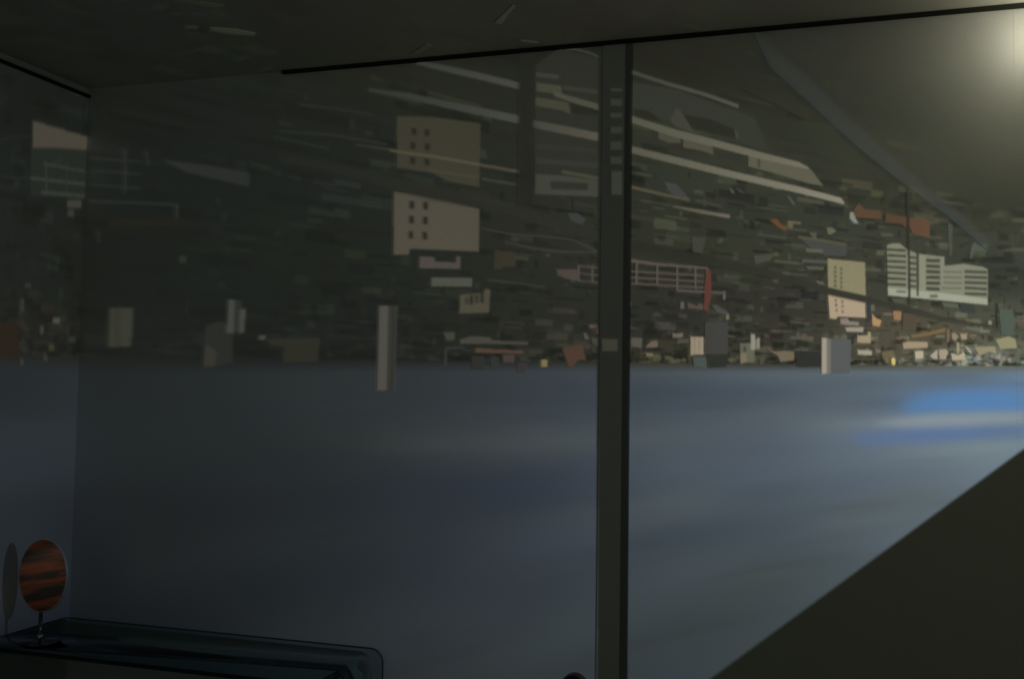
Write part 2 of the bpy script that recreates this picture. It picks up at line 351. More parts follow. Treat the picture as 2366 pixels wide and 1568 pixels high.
pic('roof', 'long pale roof with a thin grey tail, below the comb block', 'roof', 'B', [(1062, 784), (1085, 777), (1130, 778), (1137, 786), (1220, 790), (1220, 796), (1135, 794), (1062, 794)], (72, 72, 62), GB)
pic('roof', 'brownish low roof strip beneath the long pale roof', 'roof', 'B', [(1097, 803), (1115, 805), (1126, 806), (1210, 810), (1208, 817), (1124, 815), (1098, 815)], (88, 67, 52), GB)
pic('gantry', 'grey right-angled frame at the left end of the low brown roofs', 'gantry', 'B', [(1026, 802), (1072, 800), (1072, 805), (1033, 807), (1031, 845), (1024, 845)], (54, 57, 52), GB)
pic('building', 'narrow pinkish column above the horizon under the brown roof strip', 'building', 'B', [(1160, 820), (1188, 818), (1186, 840), (1178, 836), (1162, 838)], (74, 64, 56), GB)
pic('building', 'dim brown-grey stub below the left part of the brown strip', 'building', 'B', Q(1090, 822, 1118, 853), (50, 50, 44), GB)
pic('building', 'second dim stub right of the first, crossing the horizon', 'building', 'B', Q(1134, 824, 1152, 853), (52, 55, 50), GB)
pic('building', 'dim brownish stub crossing the horizon left of the yellow lamp', 'building', 'B', Q(1194, 838, 1216, 860), (58, 56, 52), GB)
pic('lamp', 'glowing yellow lamp dot left of the pilaster', 'lamp', 'B', Q(1250, 831, 1263, 847), (150, 122, 70), GB)
pic('building', 'reddish wedge-shaped building left of the pilaster', 'building', 'B', [(1298, 803), (1344, 796), (1354, 832), (1336, 830), (1322, 848), (1312, 846)], (84, 62, 48), GB)
pic('road', 'thin grey road under the car park, left of the pilaster', 'road', 'B', band([(1124, 644), (1200, 652), (1260, 662)], 5), (52, 56, 52), GR)
pic('building', 'dim olive house with a lit sill, right of the lower beige block', 'building', 'B', [(1142, 578), (1192, 582), (1190, 616), (1160, 616), (1158, 622), (1140, 621)], (58, 55, 42), GB)
pk = [('beam', band([(1336, y), (1385, y + 5)], 4), (78, 72, 64)) for y in (612, 629, 646)] + [('post', Q(x, 612, x + 5, 650), (84, 76, 68)) for x in (1333, 1365)]
pic('car_park', 'pinkish open-deck car park touching the pilaster on its left', 'building', 'B', [(1284, 622), (1332, 622), (1334, 648), (1308, 644), (1288, 636)], (82, 70, 63), GB, pk)
pic('track', 'upper of two curved pale tracks left of the pilaster', 'track', 'B', band([(1110, 526), (1180, 538), (1257, 544), (1325, 552), (1385, 580)], [3, 4, 4, 5, 7]), (60, 60, 53), GR)
pic('track', 'lower of two curved pale tracks left of the pilaster', 'track', 'B', band([(1165, 557), (1230, 571), (1290, 579), (1385, 580)], [4, 5, 5, 4]), (62, 60, 50), GR)
pic('shed', 'small bluish-grey roof between the office and the tracks', 'roof', 'B', [(1310, 491), (1334, 492), (1352, 506), (1344, 520), (1318, 510)], (60, 64, 60), GB)
pic('sign', 'orange upright sign against the left side of the pilaster', 'sign', 'B', [(1377, 750), (1384, 750), (1384, 772), (1377, 772)], (104, 64, 46), GB)
pic('shed', 'pinkish dash just left of the orange sign', 'building', 'B', Q(1360, 750, 1376, 758), (88, 78, 72), GB)
pic('shed', 'pale leaning wedge below the pinkish dash', 'building', 'B', [(1347, 768), (1354, 770), (1362, 783), (1350, 784)], (88, 82, 76), GB)
pic('shed', 'pale grey block touching the pilaster under the orange sign', 'building', 'B', [(1364, 778), (1385, 782), (1384, 800), (1368, 794)], (70, 70, 62), GB)
# striped office and what crosses it
OFF = [(1236, 150), (1290, 112), (1389, 136), (1391, 455), (1234, 448)]
fill(OFF, (47, 50, 40), 'B')
of = [('pale_floor', band([(1237, 167), (1290, 172)], 10), (62, 63, 52)), ('pale_floor', band([(1237, 190), (1296, 198)], 20), (70, 71, 56)), ('pale_floor', band([(1300, 196), (1389, 208)], 11), (56, 58, 46)),
      ('pale_floor', [(1236, 224), (1312, 236), (1318, 263), (1296, 254), (1236, 244)], (70, 69, 54)), ('dark_floor', [(1320, 238), (1388, 256), (1388, 266), (1318, 262)], (38, 41, 33)), ('pale_floor', band([(1237, 331), (1390, 343)], 12), (52, 53, 42)),
      ('pale_floor', band([(1237, 364), (1390, 376)], 13), (54, 56, 47)), ('pale_floor', [(1236, 402), (1300, 405), (1390, 417), (1391, 455), (1234, 448)], (66, 69, 58)), ('dark_slot', [(1270, 418), (1358, 423), (1356, 439), (1272, 436)], (48, 51, 42))]
pic('building', 'striped office block of pale floors left of the pilaster, dark slot at its foot', 'building', 'B', OFF, (46, 49, 40), GB, of, soft=3)
pic('road', 'curved thin line topping the striped office', 'road', 'B', band([(1283, 106), (1330, 111), (1365, 120), (1389, 132)], 5), (62, 66, 52), GR)
pic('road', 'upper bright band crossing the striped office', 'road', 'B', band([(1280, 212), (1330, 225), (1389, 241)], [10, 14, 15]), (78, 78, 64), GR)
pic('road', 'lower bright band crossing the striped office', 'road', 'B', band([(1230, 277), (1300, 290), (1389, 308)], [17, 19, 19]), (72, 72, 60), GR, col2=(90, 86, 72))
pic('road', 'thin beige line above the dark slot of the office', 'road', 'B', band([(1298, 393), (1389, 409)], 7), (76, 73, 58), GR)
GAP = [(1199, 108), (1233, 104), (1233, 505), (1195, 492)]
pic('gap', 'dark upright gap between the road bands and the striped office', 'gap', 'B', GAP, (37, 39, 32), soft=4, mix=.85)
pic('railway', 'long dark curving railway band crossing the whole city', 'railway', 'B', RB[:8] + RB[-8:], (40, 42, 35), GR, col2=(46, 48, 38), soft=3, mix=.85)

# right of the pilaster --------------------------------------------
pic('building', 'dim angular roof cluster at the upper right, under the top road', 'building', 'B', [(1460, 190), (1560, 205), (1690, 252), (1742, 272), (1768, 332), (1758, 344), (1700, 328), (1640, 300), (1560, 282), (1458, 256)], (52, 56, 46), GB,
    [('dark_yard', [(1560, 262), (1640, 274), (1700, 300), (1706, 322), (1640, 306), (1600, 296)], (42, 44, 34)), ('pale_roof', [(1546, 278), (1560, 250), (1572, 256), (1604, 306), (1560, 292)], (68, 66, 54)), ('pale_edge', [(1695, 298), (1703, 300), (1706, 322), (1700, 321)], (66, 70, 56)), ('dark_yard', [(1462, 250), (1500, 256), (1530, 280), (1470, 268)], (42, 42, 34))])
pic('road', 'uppermost thin pale line right of the pilaster', 'road', 'B', band([(1457, 161), (1540, 188), (1630, 214), (1706, 241)], [9, 9, 9, 9]), (68, 72, 58), GR, col2=(82, 82, 68))
pic('building', 'pale boxes hanging from the middle road right of the pilaster', 'building', 'B', [(1520, 298), (1572, 310), (1572, 330), (1545, 330), (1520, 320)], (76, 76, 60), GB)
pic('building', 'pale flat-bottomed box with a dark gap beside it, under the middle road', 'building', 'B', [(1577, 312), (1646, 333), (1647, 357), (1620, 348), (1578, 340)], (82, 82, 64), GB)
pic('building', 'large pale tapering block at the end of the middle road', 'building', 'B', [(1728, 354), (1800, 374), (1872, 390), (1902, 429), (1870, 424), (1790, 400), (1728, 384)], (94, 93, 74), GB,
    [('dark_gap', Q(1750, 360, 1756, 386), (70, 70, 54))])
pic('road', 'middle broad bright road band right of the pilaster', 'road', 'B', band([(1457, 267), (1560, 299), (1643, 320), (1760, 352), (1845, 374), (1868, 386)], [16, 18, 17, 16, 12, 5]), (90, 90, 74), GR, col2=(118, 112, 94))
pic('road', 'lower broad bright road band running to the white wedge', 'road', 'B', band([(1457, 337), (1560, 362), (1700, 397), (1850, 432), (1943, 457), (1950, 466)], [16, 17, 16, 15, 13, 5]), (94, 92, 76), GR, col2=(142, 136, 116))
pic('road', 'yellowish thin line below the lower broad road', 'road', 'B', band([(1457, 428), (1520, 443), (1593, 459)], [7, 7, 6]), (86, 80, 62), GR)
pic('building', 'grey triangular yard beside the yellowish thin line', 'roof', 'B', [(1532, 420), (1562, 425), (1594, 460), (1550, 448)], (68, 70, 66), GB)
pic('road', 'short bright bar at the upper middle right, its right end cut off', 'road', 'B', band([(1553, 474), (1620, 485), (1686, 496)], [4, 8, 8]), (92, 86, 70), GR, col2=(112, 106, 90))
pic('road', 'dim line between the yellowish line and the short bright bar', 'road', 'B', band([(1605, 459), (1668, 474)], 6), (66, 66, 54), GR)
pic('shed', 'dim white fleck below the lower broad road, left one', 'car', 'B', [(1683, 434), (1692, 437), (1697, 446), (1690, 446)], (80, 84, 74), GB)
pic('shed', 'second dim fleck close right of the first under the road', 'car', 'B', [(1698, 433), (1712, 438), (1722, 449), (1708, 444)], (64, 66, 60), GB)
pic('shed', 'slanting pale fleck hanging under the lower broad road', 'car', 'B', [(1816, 452), (1824, 453), (1838, 474), (1830, 472)], (80, 84, 74), GB)
pic('building', 'orange-red crooked roof left of centre right', 'roof', 'B', [(1776, 507), (1795, 505), (1802, 517), (1820, 526), (1814, 533), (1796, 524)], (112, 70, 42), GB)
pic('building', 'yellow and grey hooked roof beside the orange-red roof', 'roof', 'B', [(1818, 509), (1850, 512), (1850, 519), (1832, 516), (1830, 526), (1820, 524)], (108, 96, 66), GB)
pic('building', 'grey square house among the curved tracks right of the pilaster', 'building', 'B', [(1598, 546), (1630, 549), (1622, 584), (1600, 582)], (68, 68, 56), GB)
pic('tree', 'pale misty blob left of the dark band, below the grey square house', 'tree', 'B', [(1740, 590), (1790, 584), (1778, 602), (1744, 610)], (74, 76, 62), GB)
pic('roof', 'bluish flat yard left of the beige tower block', 'roof', 'B', [(1845, 548), (1900, 552), (1958, 570), (1955, 592), (1908, 590), (1880, 580)], (70, 74, 68), GB)
pic('roof', 'long thin yellowish parapet over the bluish yard', 'roof', 'B', band([(1842, 544), (1900, 552), (1955, 562)], 6), (88, 84, 62), GB)
pic('shed', 'cream little house over the parapet', 'building', 'B', [(1909, 526), (1920, 525), (1932, 533), (1920, 541), (1912, 540)], (108, 104, 82), GB)
pic('shed', 'grey stubby little house left of the cream one', 'building', 'B', [(1868, 537), (1886, 536), (1886, 550), (1878, 550)], (86, 86, 72), GB)
pic('shed', 'pinkish strip house under the bluish yard', 'building', 'B', [(1860, 573), (1900, 576), (1902, 584), (1862, 582)], (98, 94, 78), GB)
pic('building', 'pale long bar attached left of the beige tower block', 'building', 'B', [(1851, 598), (1912, 601), (1912, 609), (1852, 606)], (82, 84, 74), GB)
pic('building', 'second pale bar below, left of the beige tower block', 'building', 'B', [(1860, 614), (1904, 616), (1902, 624), (1866, 622)], (88, 88, 74), GB)
pic('shed', 'small white fleck just above the railway left of the beige tower block', 'building', 'B', [(1884, 648), (1902, 651), (1904, 658), (1888, 656)], (100, 94, 80), GB)
# white wedge, orange roofs, poles
pic('truck', 'white curved wedge at the end of the lower broad road', 'truck', 'B', [(1963, 490), (1971, 489), (1976, 503), (1983, 516), (1972, 515), (1962, 503)], (136, 140, 124), GB)
pic('roof', 'left orange brick roof with a pointed corner', 'roof', 'B', [(1972, 484), (1982, 469), (1990, 476), (1997, 483), (2036, 487), (2036, 506), (1975, 502)], (94, 68, 47), GB)
pic('roof', 'middle orange roof left of the dark pole', 'roof', 'B', [(2046, 492), (2095, 502), (2094, 526), (2080, 516), (2044, 514)], (90, 66, 47), GB)
pic('roof', 'right orange roof, the largest, right of the dark pole', 'roof', 'B', [(2100, 503), (2148, 509), (2148, 547), (2120, 544), (2108, 538), (2100, 522)], (102, 70, 48), GB)
pic('roof', 'short grey roof dash above the white apartment block', 'roof', 'B', [(2032, 538), (2062, 538), (2062, 547), (2036, 546)], (80, 82, 68), GB)
pic('pole', 'pale grey upright post right of the orange roofs', 'pole', 'B', [(2189, 513), (2201, 520), (2198, 592), (2192, 590)], (74, 78, 66), GB)
pic('tent', 'pale bent triangle near the right edge', 'tent', 'B', [(2240, 597), (2243, 570), (2250, 558), (2284, 582), (2252, 578), (2245, 597)], (84, 88, 74), GB)
# apartment block
AP = [(2048, 566), (2060, 562), (2078, 562), (2096, 576), (2120, 586), (2138, 588), (2174, 592), (2182, 592), (2182, 614), (2225, 609), (2270, 616), (2282, 622), (2282, 704), (2266, 700), (2180, 694), (2051, 682)]
ap = [('parapet', [(2050, 664), (2174, 676), (2281, 690), (2282, 704), (2180, 694), (2051, 682)], (164, 168, 144))]
for i in range(7):
    y = 573 + i * 13.3
    ap.append(('window_band', Q(2049, y, 2093, y + 6, .05), (72, 76, 58)))
    if i: ap.append(('window_band', Q(2102, y + 5, 2116, y + 11, .05), (76, 78, 62)))
for i in range(6): ap.append(('window_band', Q(2139, 597 + i * 13, 2171, 605 + i * 13, .04), (74, 76, 60)))
for i in range(4): ap.append(('window_band', Q(2176, 625 + i * 12.6, 2222, 629 + i * 12.6, .03), (108, 112, 90)))
for i in range(5): ap.append(('window_band', Q(2228, 623 + i * 12.8, 2280, 630 + i * 12.8, .04), (76, 82, 66)))
ap += [('pale_wall', Q(2120, 588, 2137, 672), (142, 144, 118)), ('seam', Q(2117, 580, 2122, 684), (60, 62, 50)), ('sign_slot', Q(2070, 670, 2093, 676, .05), (112, 118, 98)), ('sign_slot', Q(2148, 680, 2166, 688), (108, 112, 92)), ('pale_wall', Q(2172, 594, 2179, 660), (136, 138, 116))]
pic('apartment_block', 'large white apartment block with rows of dark windows near the right edge', 'building', 'B', AP, (134, 135, 112), GB, ap)
pic('building', 'greenish pale annex under the left of the white apartment block', 'building', 'B', [(2058, 688), (2090, 690), (2088, 702), (2066, 700)], (82, 86, 72), GB)
pic('building', 'greenish pale annex under the right of the white apartment block', 'building', 'B', [(2176, 698), (2214, 702), (2214, 711), (2180, 709)], (92, 98, 82), GB)
pic('building', 'dark grey recess block under the right end of the white block', 'building', 'B', [(2216, 700), (2252, 704), (2252, 725), (2222, 722)], (60, 66, 64), GB)
pic('pole', 'tall thin dark pole in front of the white apartment block', 'pole', 'B', [(2095, 430), (2100, 430), (2103, 704), (2098, 704)], (44, 46, 36), GB)
pic('pole', 'short dark pole beside the greenish wall at the right edge', 'pole', 'B', [(2300, 700), (2305, 700), (2306, 758), (2301, 757)], (40, 46, 38), GB)
# beige tower block (two halves, the railway between)
wn = [('window', Q(1927, 614 + i * 10.5, 1931, 621 + i * 10.5), (74, 76, 54)) for i in range(5)] + [('window', Q(1941, 617 + i * 10.5, 1945, 624 + i * 10.5), (74, 76, 54)) for i in range(5)]
pic('building', 'beige tower block with two window columns above the railway', 'building', 'B', [(1911, 597), (1960, 602), (1998, 606), (2000, 683), (1912, 664)], (142, 135, 101), GB, wn)
wn = [('window', Q(x, y, x + 4, y + 7), (96, 88, 68)) for x, y in ((1928, 690), (1929, 701), (1930, 713), (1943, 693), (1944, 704), (1944, 716))]
pic('building', 'peach lower half of the beige tower block below the railway', 'building', 'B', [(1912, 680), (1999, 699), (2000, 734), (1934, 731), (1932, 737), (1916, 735)], (182, 161, 128), GB, wn)
pic('building', 'shaded grey side wall right of the beige tower block', 'building', 'B', [(2000, 696), (2012, 699), (2012, 748), (2001, 744)], (58, 62, 62), GB)
pic('building', 'pinkish white step with dark marks under the peach wall', 'building', 'B', [(1940, 736), (1958, 735), (1962, 742), (1984, 744), (1983, 752), (1941, 749)], (142, 130, 120), GB)
pic('building', 'clean white bar under the pinkish step', 'building', 'B', [(1951, 756), (1995, 756), (1994, 767), (1955, 766)], (164, 152, 134), GB)
pic('building', 'cream U-shaped house below the clean white bar', 'building', 'B', [(1980, 770), (1983, 775), (2004, 774), (2004, 765), (2011, 768), (2011, 793), (1979, 791)], (168, 152, 118), GB)
# car park right, crane
pk = []
for i, (ya, yb) in enumerate(((624, 634), (638, 648), (652, 662))): pk.append(('beam', band([(1457, ya), (1540, ya + 5), (1626, yb)], 5), (84, 76, 66)))
for x, a, b in ((1467, 606, 656), (1515, 614, 656), (1561, 616, 672), (1603, 616, 668), (1630, 616, 636)): pk.append(('post', Q(x, a, x + 5, b), (92, 84, 74)))
pk += [('post', Q(1669, 672, 1675, 692), (110, 102, 86)), ('beam', band([(1565, 668), (1674, 674)], 6), (86, 80, 72))]
pic('car_park', 'open-deck car park with pale beams and posts right of the pilaster', 'building', 'B', band([(1457, 598), (1520, 607), (1630, 616)], [8, 7, 6]), (90, 82, 72), GB, pk)
pic('crane', 'red upright crane mast in front of the car park', 'crane', 'B', [(1633, 620), (1641, 622), (1643, 660), (1641, 690), (1634, 720), (1626, 716), (1627, 660)], (104, 58, 48), GB)
pic('building', 'pinkish low block left of the foot of the red crane', 'building', 'B', [(1587, 698), (1610, 706), (1612, 700), (1625, 704), (1625, 715), (1588, 712)], (88, 76, 68), GB)
pic('chimney', 'small bright upright stub far left of the crane foot', 'chimney', 'B', Q(1571, 697, 1580, 713), (100, 96, 80), GB)
pic('building', 'grey stepped roof right of the crane foot', 'building', 'B', [(1642, 704), (1655, 704), (1684, 722), (1684, 730), (1655, 722)], (76, 76, 72), GB)
pic('shed', 'cream speck at the right end of the stepped roof', 'building', 'B', Q(1676, 727, 1684, 738), (122, 116, 90), GB)
# skyline between pilaster and tower
pic('building', 'dim pink rubble of roofs just right of the pilaster', 'building', 'B', [(1457, 780), (1484, 781), (1480, 806), (1470, 802), (1457, 800)], (80, 76, 67), GS)
pic('building', 'pinkish gable roof next right along the skyline', 'building', 'B', [(1490, 800), (1503, 788), (1519, 787), (1518, 802), (1494, 803)], (98, 86, 72), GS)
pic('shed', 'yellow-green speck pair close above the horizon', 'building', 'B', [(1490, 816), (1508, 816), (1508, 824), (1492, 822)], (108, 98, 68), GS)
pic('shed', 'olive speck pair further right above the horizon', 'building', 'B', [(1533, 822), (1552, 824), (1554, 831), (1536, 830)], (76, 76, 54), GS)
pic('building', 'small cream bow-shaped house above the peach slab', 'building', 'B', [(1552, 768), (1560, 771), (1577, 768), (1577, 779), (1553, 780)], (98, 92, 78), GS)
pic('building', 'dim pale dash beside the peach slab', 'building', 'B', Q(1563, 785, 1590, 793), (70, 70, 62), GS)
pic('building', 'crisp peach slab with two faint seams on the skyline', 'building', 'B', Q(1594, 778, 1625, 819), (146, 128, 104), GS, [('seam', Q(1603, 779, 1605, 818), (124, 110, 88)), ('seam', Q(1614, 779, 1616, 818), (128, 112, 90))])
pic('building', 'teal grey stub beneath the peach slab poking into the sky', 'building', 'B', [(1600, 824), (1631, 824), (1632, 850), (1602, 846)], (66, 76, 70), GS)
pic('tower', 'dark grey tower right of the peach slab', 'tower', 'B', Q(1628, 744, 1681, 818), (60, 60, 56), GS)
pic('building', 'dark green-black block under the dark grey tower', 'building', 'B', [(1634, 818), (1680, 820), (1678, 848), (1636, 850)], (42, 46, 40), GS)
pic('building', 'grey-green house with a lit yellow lower wall', 'building', 'B', [(1708, 793), (1732, 792), (1743, 806), (1742, 837), (1709, 838)], (92, 92, 74), GS,
    [('window', Q(1717, 800, 1722, 812), (56, 60, 54)), ('lit_wall', [(1709, 816), (1722, 816), (1724, 836), (1710, 840)], (126, 118, 88))])
pic('tower', 'twin white upright slabs beside the grey-green house', 'tower', 'B', [(1733, 771), (1744, 772), (1745, 784), (1755, 780), (1755, 806), (1742, 806), (1734, 808)], (104, 104, 92), GS,
    [('slab', Q(1733, 772, 1743, 808), (150, 146, 130)), ('slab', Q(1748, 780, 1755, 806), (146, 140, 122))])
pic('building', 'wedge cluster of tan roofs between twin slabs and dark block', 'building', 'B', [(1770, 806), (1790, 812), (1812, 810), (1834, 812), (1834, 832), (1802, 836), (1796, 822)], (104, 94, 74), GS)
pic('building', 'dark blunt block dipping into the sky left of the white tower', 'building', 'B', [(1837, 810), (1895, 812), (1896, 848), (1842, 848)], (44, 46, 42), GS)
pic('tower', 'bright white skyscraper edge with a grey body reaching into the sky', 'tower', 'B', [(1897, 780), (1966, 784), (1964, 862), (1898, 863)], (80, 83, 82), GS,
    [('lit_wall', Q(1897, 780, 1909, 863), (168, 158, 138)), ('strip', Q(1910, 783, 1918, 863), (122, 118, 102))])
# skyline right
sk = [('white low box right of the skyscraper, just above the horizon', [(1980, 808), (2014, 810), (2014, 820), (1981, 819)], (152, 144, 122)),
      ('olive block left of the orange lamp', [(2036, 812), (2064, 808), (2063, 826), (2038, 826)], (98, 92, 62)),
      ('long tan hall with a bright left end', [(2084, 792), (2096, 789), (2143, 790), (2143, 803), (2086, 806)], (152, 132, 104)),
      ('clean white square house right of the orange lamp', [(2112, 811), (2133, 810), (2133, 827), (2114, 829)], (168, 158, 130)),
      ('white pointed house, right neighbour of the square house', [(2147, 822), (2162, 808), (2166, 810), (2165, 830), (2155, 829)], (154, 148, 128)),
      ('pink bulky house right of the pointed one', [(2168, 808), (2184, 806), (2191, 813), (2184, 830), (2170, 829)], (154, 140, 116)),
      ('wide peach house with a notch in its top', [(2196, 815), (2212, 821), (2226, 812), (2230, 820), (2228, 832), (2199, 832)], (166, 154, 122)),
      ('slim cream column over the wide peach house', Q(2209, 791, 2216, 816), (146, 136, 110)),
      ('cream house high over the skyline near the right edge', [(2217, 770), (2228, 771), (2234, 768), (2233, 784), (2220, 784)], (144, 132, 104)),
      ('leaning white gable left of the yellowish terrace', [(2227, 799), (2233, 800), (2246, 812), (2242, 818), (2236, 812)], (146, 144, 124)),
      ('yellowish terrace row close above the horizon at right', [(2250, 801), (2298, 800), (2303, 818), (2285, 812), (2262, 822)], (138, 130, 98)),
      ('broad yellow-green hall touching the right corner trim', [(2299, 784), (2330, 776), (2346, 784), (2350, 804), (2310, 806)], (136, 132, 96)),
      ('grey sloping roof above the cream high house', [(2228, 753), (2262, 756), (2266, 768), (2232, 760)], (94, 94, 82)),
      ('orange lit gable right of the beige tower block', [(2013, 723), (2024, 735), (2036, 740), (2032, 754), (2015, 752)], (166, 130, 86)),
      ('orange-brown square house further right', [(2062, 718), (2082, 719), (2081, 740), (2064, 738)], (144, 108, 74)),
      ('brown dim tenement behind the orange-brown house', [(2086, 722), (2118, 726), (2116, 764), (2084, 762)], (78, 68, 54)),
      ('long olive-orange roof slope above the tan hall', [(2102, 774), (2140, 768), (2184, 756), (2183, 766), (2140, 776), (2106, 780)], (114, 94, 58)),
      ('narrow rust column right of the olive slope', Q(2186, 760, 2193, 790), (108, 92, 70)),
      ('little white dot house above the grey sloping roof', Q(2282, 741, 2291, 750), (128, 130, 110)),
      ('teal misty wall at the far right edge', [(2308, 712), (2341, 716), (2342, 776), (2312, 772)], (72, 84, 70)),
      ('small grey-white house low between box and olive block', [(2020, 806), (2034, 806), (2034, 815), (2022, 815)], (108, 98, 86)),
      ('pale twin-chimney roof left of the cream column', [(2197, 770), (2206, 768), (2214, 778), (2208, 788), (2199, 784)], (128, 122, 100))]
for lb, pts, c in sk: pic('house', lb, 'building', 'B', pts, c, GS)
pic('lamp', 'glowing orange lamp dot on the right-hand skyline', 'lamp', 'B', [(2058, 829), (2063, 826), (2068, 830), (2068, 841), (2064, 844), (2059, 840)], (232, 184, 100), GS)
ORB = RB[8:17] + RB[17:-8]
pic('railway', 'dark railway band right of the pilaster sinking to the right edge', 'railway', 'B', ORB, (44, 46, 36), GR, col2=(60, 62, 52), soft=2, mix=.9)
pic('road', 'bluish-grey elevated road sweeping diagonally down at the upper right', 'road', 'B', [(1742, 78), (1812, 134), (1890, 206), (2005, 318), (2100, 405), (2200, 480), (2288, 566), (2280, 578), (2190, 500), (2080, 420), (1975, 335), (1858, 228), (1778, 156)], (50, 56, 54), GR, col2=(58, 66, 66), soft=11, mix=.6)
pic('road', 'faint rusty slope inside the diagonal road at the upper right', 'road', 'B', [(1715, 206), (1770, 212), (1870, 270), (1862, 278), (1790, 240)], (48, 44, 33), GR, soft=8, mix=.8)

# ceiling ----------------------------------------------------------
pic('streak', 'pale longest streak on the ceiling at upper left', 'light streak', 'C', [(482, 62), (540, 66), (590, 76), (588, 82), (530, 78), (484, 70)], (50, 53, 44), GC)
pic('streak', 'shorter dim streak left of the longest ceiling streak', 'light streak', 'C', [(424, 58), (456, 60), (456, 66), (426, 65)], (42, 46, 40), GC)
pic('streak', 'diffuse brownish streak at the top picture edge', 'light streak', 'C', [(400, 0), (470, 3), (520, 12), (500, 18), (440, 8)], (40, 42, 33), GC)
pic('streak', 'upright slanted grey streak on the ceiling above centre', 'light streak', 'C', [(1140, 52), (1165, 28), (1184, 10), (1190, 14), (1172, 34), (1160, 54)], (48, 54, 47), GC)
pic('streak', 'thin pale sliver touching the ceiling line above the office', 'light streak', 'C', [(1200, 91), (1245, 96), (1238, 99), (1206, 96)], (48, 52, 44), GC)
pic('streak', 'faint slanted smear meeting the ceiling line left of centre', 'light streak', 'C', [(950, 122), (985, 100), (1000, 104), (965, 124)], (38, 43, 37), GC)

# blocks of the picture that fall on the pilaster; the rest is darkened in the picture as painted shade
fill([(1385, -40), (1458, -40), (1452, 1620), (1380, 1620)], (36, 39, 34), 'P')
for i, (ya, yb) in enumerate(((203, 211), (228, 244), (260, 272), (292, 308), (326, 346), (361, 379))):
    pic('window', ('topmost', 'second from the top', 'third from the top', 'fourth from the top', 'fifth from the top', 'sixth from the top')[i] + ' of the dim grey squares up the pilaster', 'window', 'P', Q(1409, ya, 1436, yb), (50, 55, 48), 'grey squares on the pilaster')
pic('window', 'tall dim grey oblong under the squares on the pilaster', 'window', 'P', Q(1411, 395, 1436, 450), (56, 60, 50), 'grey squares on the pilaster')
pic('house', 'dim olive box on the pilaster just above the horizon', 'building', 'P', Q(1389, 783, 1426, 811), (62, 62, 50), GB)

# ------------------------------------------------------------------ edge of the picture where the window sill cuts it off
A, B2 = at(1640, 1568, 'B'), at(2360, 1040, 'B')
slope = (B2.z - A.z) / (B2.x - A.x)
icpt = HOLE.z - (B2.z + slope * (HOLE.x - B2.x))
PHI = (np.arange(GW) + .5) / GW * (PH1 - PH0) + PH0
dist_along = 1.0
# v = dz / horizontal distance; with the wall at depth d: dx = d / tan(phi)
d = -HOLE.y
sinp = np.maximum(np.sin(PHI), .12)
vcut = (-(slope) * (d / np.tan(np.maximum(PHI, .02))) - icpt) / (d / sinp)
dv = VV[:, None] - vcut[None]
k = np.clip(dv / .008 + .5, 0, 1)[..., None]
phim = (PHI > math.radians(12))[None, :, None]
dark = gain((34, 36, 26), at(2150, 1350, 'B'), 'B')
G = np.where(phim, G * k + dark * (1 - k), G).astype(np.float32)
# the hole is not sharp: soften
G = blur(blur(G, 2), 1)
far = blur(blur(G, 2), 1); wf = np.clip((np.degrees(PHI) - 30) / 35, 0, 1)[None, :, None].astype(np.float32)
G = G * (1 - wf) + far * wf; del far
GM = float(np.percentile(G, 99.995)); G = np.clip(G / GM, 0, 1)
enc = np.where(G <= .0031308, G * 12.92, 1.055 * G ** (1 / 2.4) - .055)
img = bpy.data.images.new('pinhole_picture', GW, GH, alpha=False, float_buffer=False)
buf = np.ones((GH, GW, 4), np.float32); buf[..., :3] = enc
img.pixels.foreach_set(buf.ravel()); img.update(); img.pack()
del buf, enc, skyf, cityf

ld = bpy.data.lights.new('pinhole', 'POINT'); ld.energy = POWER * GM; ld.shadow_soft_size = .0
ld.use_nodes = True; nt = ld.node_tree; nd = nt.nodes; L = nt.links
em = nd.get('Emission') or nd.new('ShaderNodeEmission')
ge = nd.new('ShaderNodeNewGeometry'); sx = nd.new('ShaderNodeSeparateXYZ'); L.new(ge.outputs['Incoming'], sx.inputs[0])
def mth(op, a, b=None):
    n = nd.new('ShaderNodeMath'); n.operation = op
    for i, v in enumerate((a, b)):
        if v is None: continue
        if isinstance(v, (int, float)): n.inputs[i].default_value = v
        else: L.new(v, n.inputs[i])
    return n.outputs[0]
SG = 1.0
X = mth('MULTIPLY', sx.outputs[0], -SG); Y = mth('MULTIPLY', sx.outputs[1], SG); Z = mth('MULTIPLY', sx.outputs[2], SG)
phi = mth('ARCTAN2', Y, X)
hyp = mth('SQRT', mth('ADD', mth('MULTIPLY', X, X), mth('MULTIPLY', Y, Y)))
u = mth('DIVIDE', mth('SUBTRACT', phi, PH0), PH1 - PH0)
v = mth('DIVIDE', mth('SUBTRACT', mth('DIVIDE', Z, hyp), V0), V1 - V0)
cb = nd.new('ShaderNodeCombineXYZ'); L.new(u, cb.inputs[0]); L.new(v, cb.inputs[1])
it = nd.new('ShaderNodeTexImage'); it.image = img; it.extension = 'CLIP'; L.new(cb.outputs[0], it.inputs[0])
L.new(it.outputs['Color'], em.inputs['Color']); em.inputs['Strength'].default_value = 1
lo = bpy.data.objects.new('pinhole', ld); lo.location = HOLE; COL.objects.link(lo)

# bright leak at the top of the blackout, close to the wall
g = at(2402, 92, 'B')
ld = bpy.data.lights.new('light_leak', 'POINT'); ld.energy = .62; ld.color = (1, .97, .72); ld.shadow_soft_size = .03
lo = bpy.data.objects.new('light_leak', ld); lo.location = (g.x, -.116, g.z); COL.objects.link(lo)

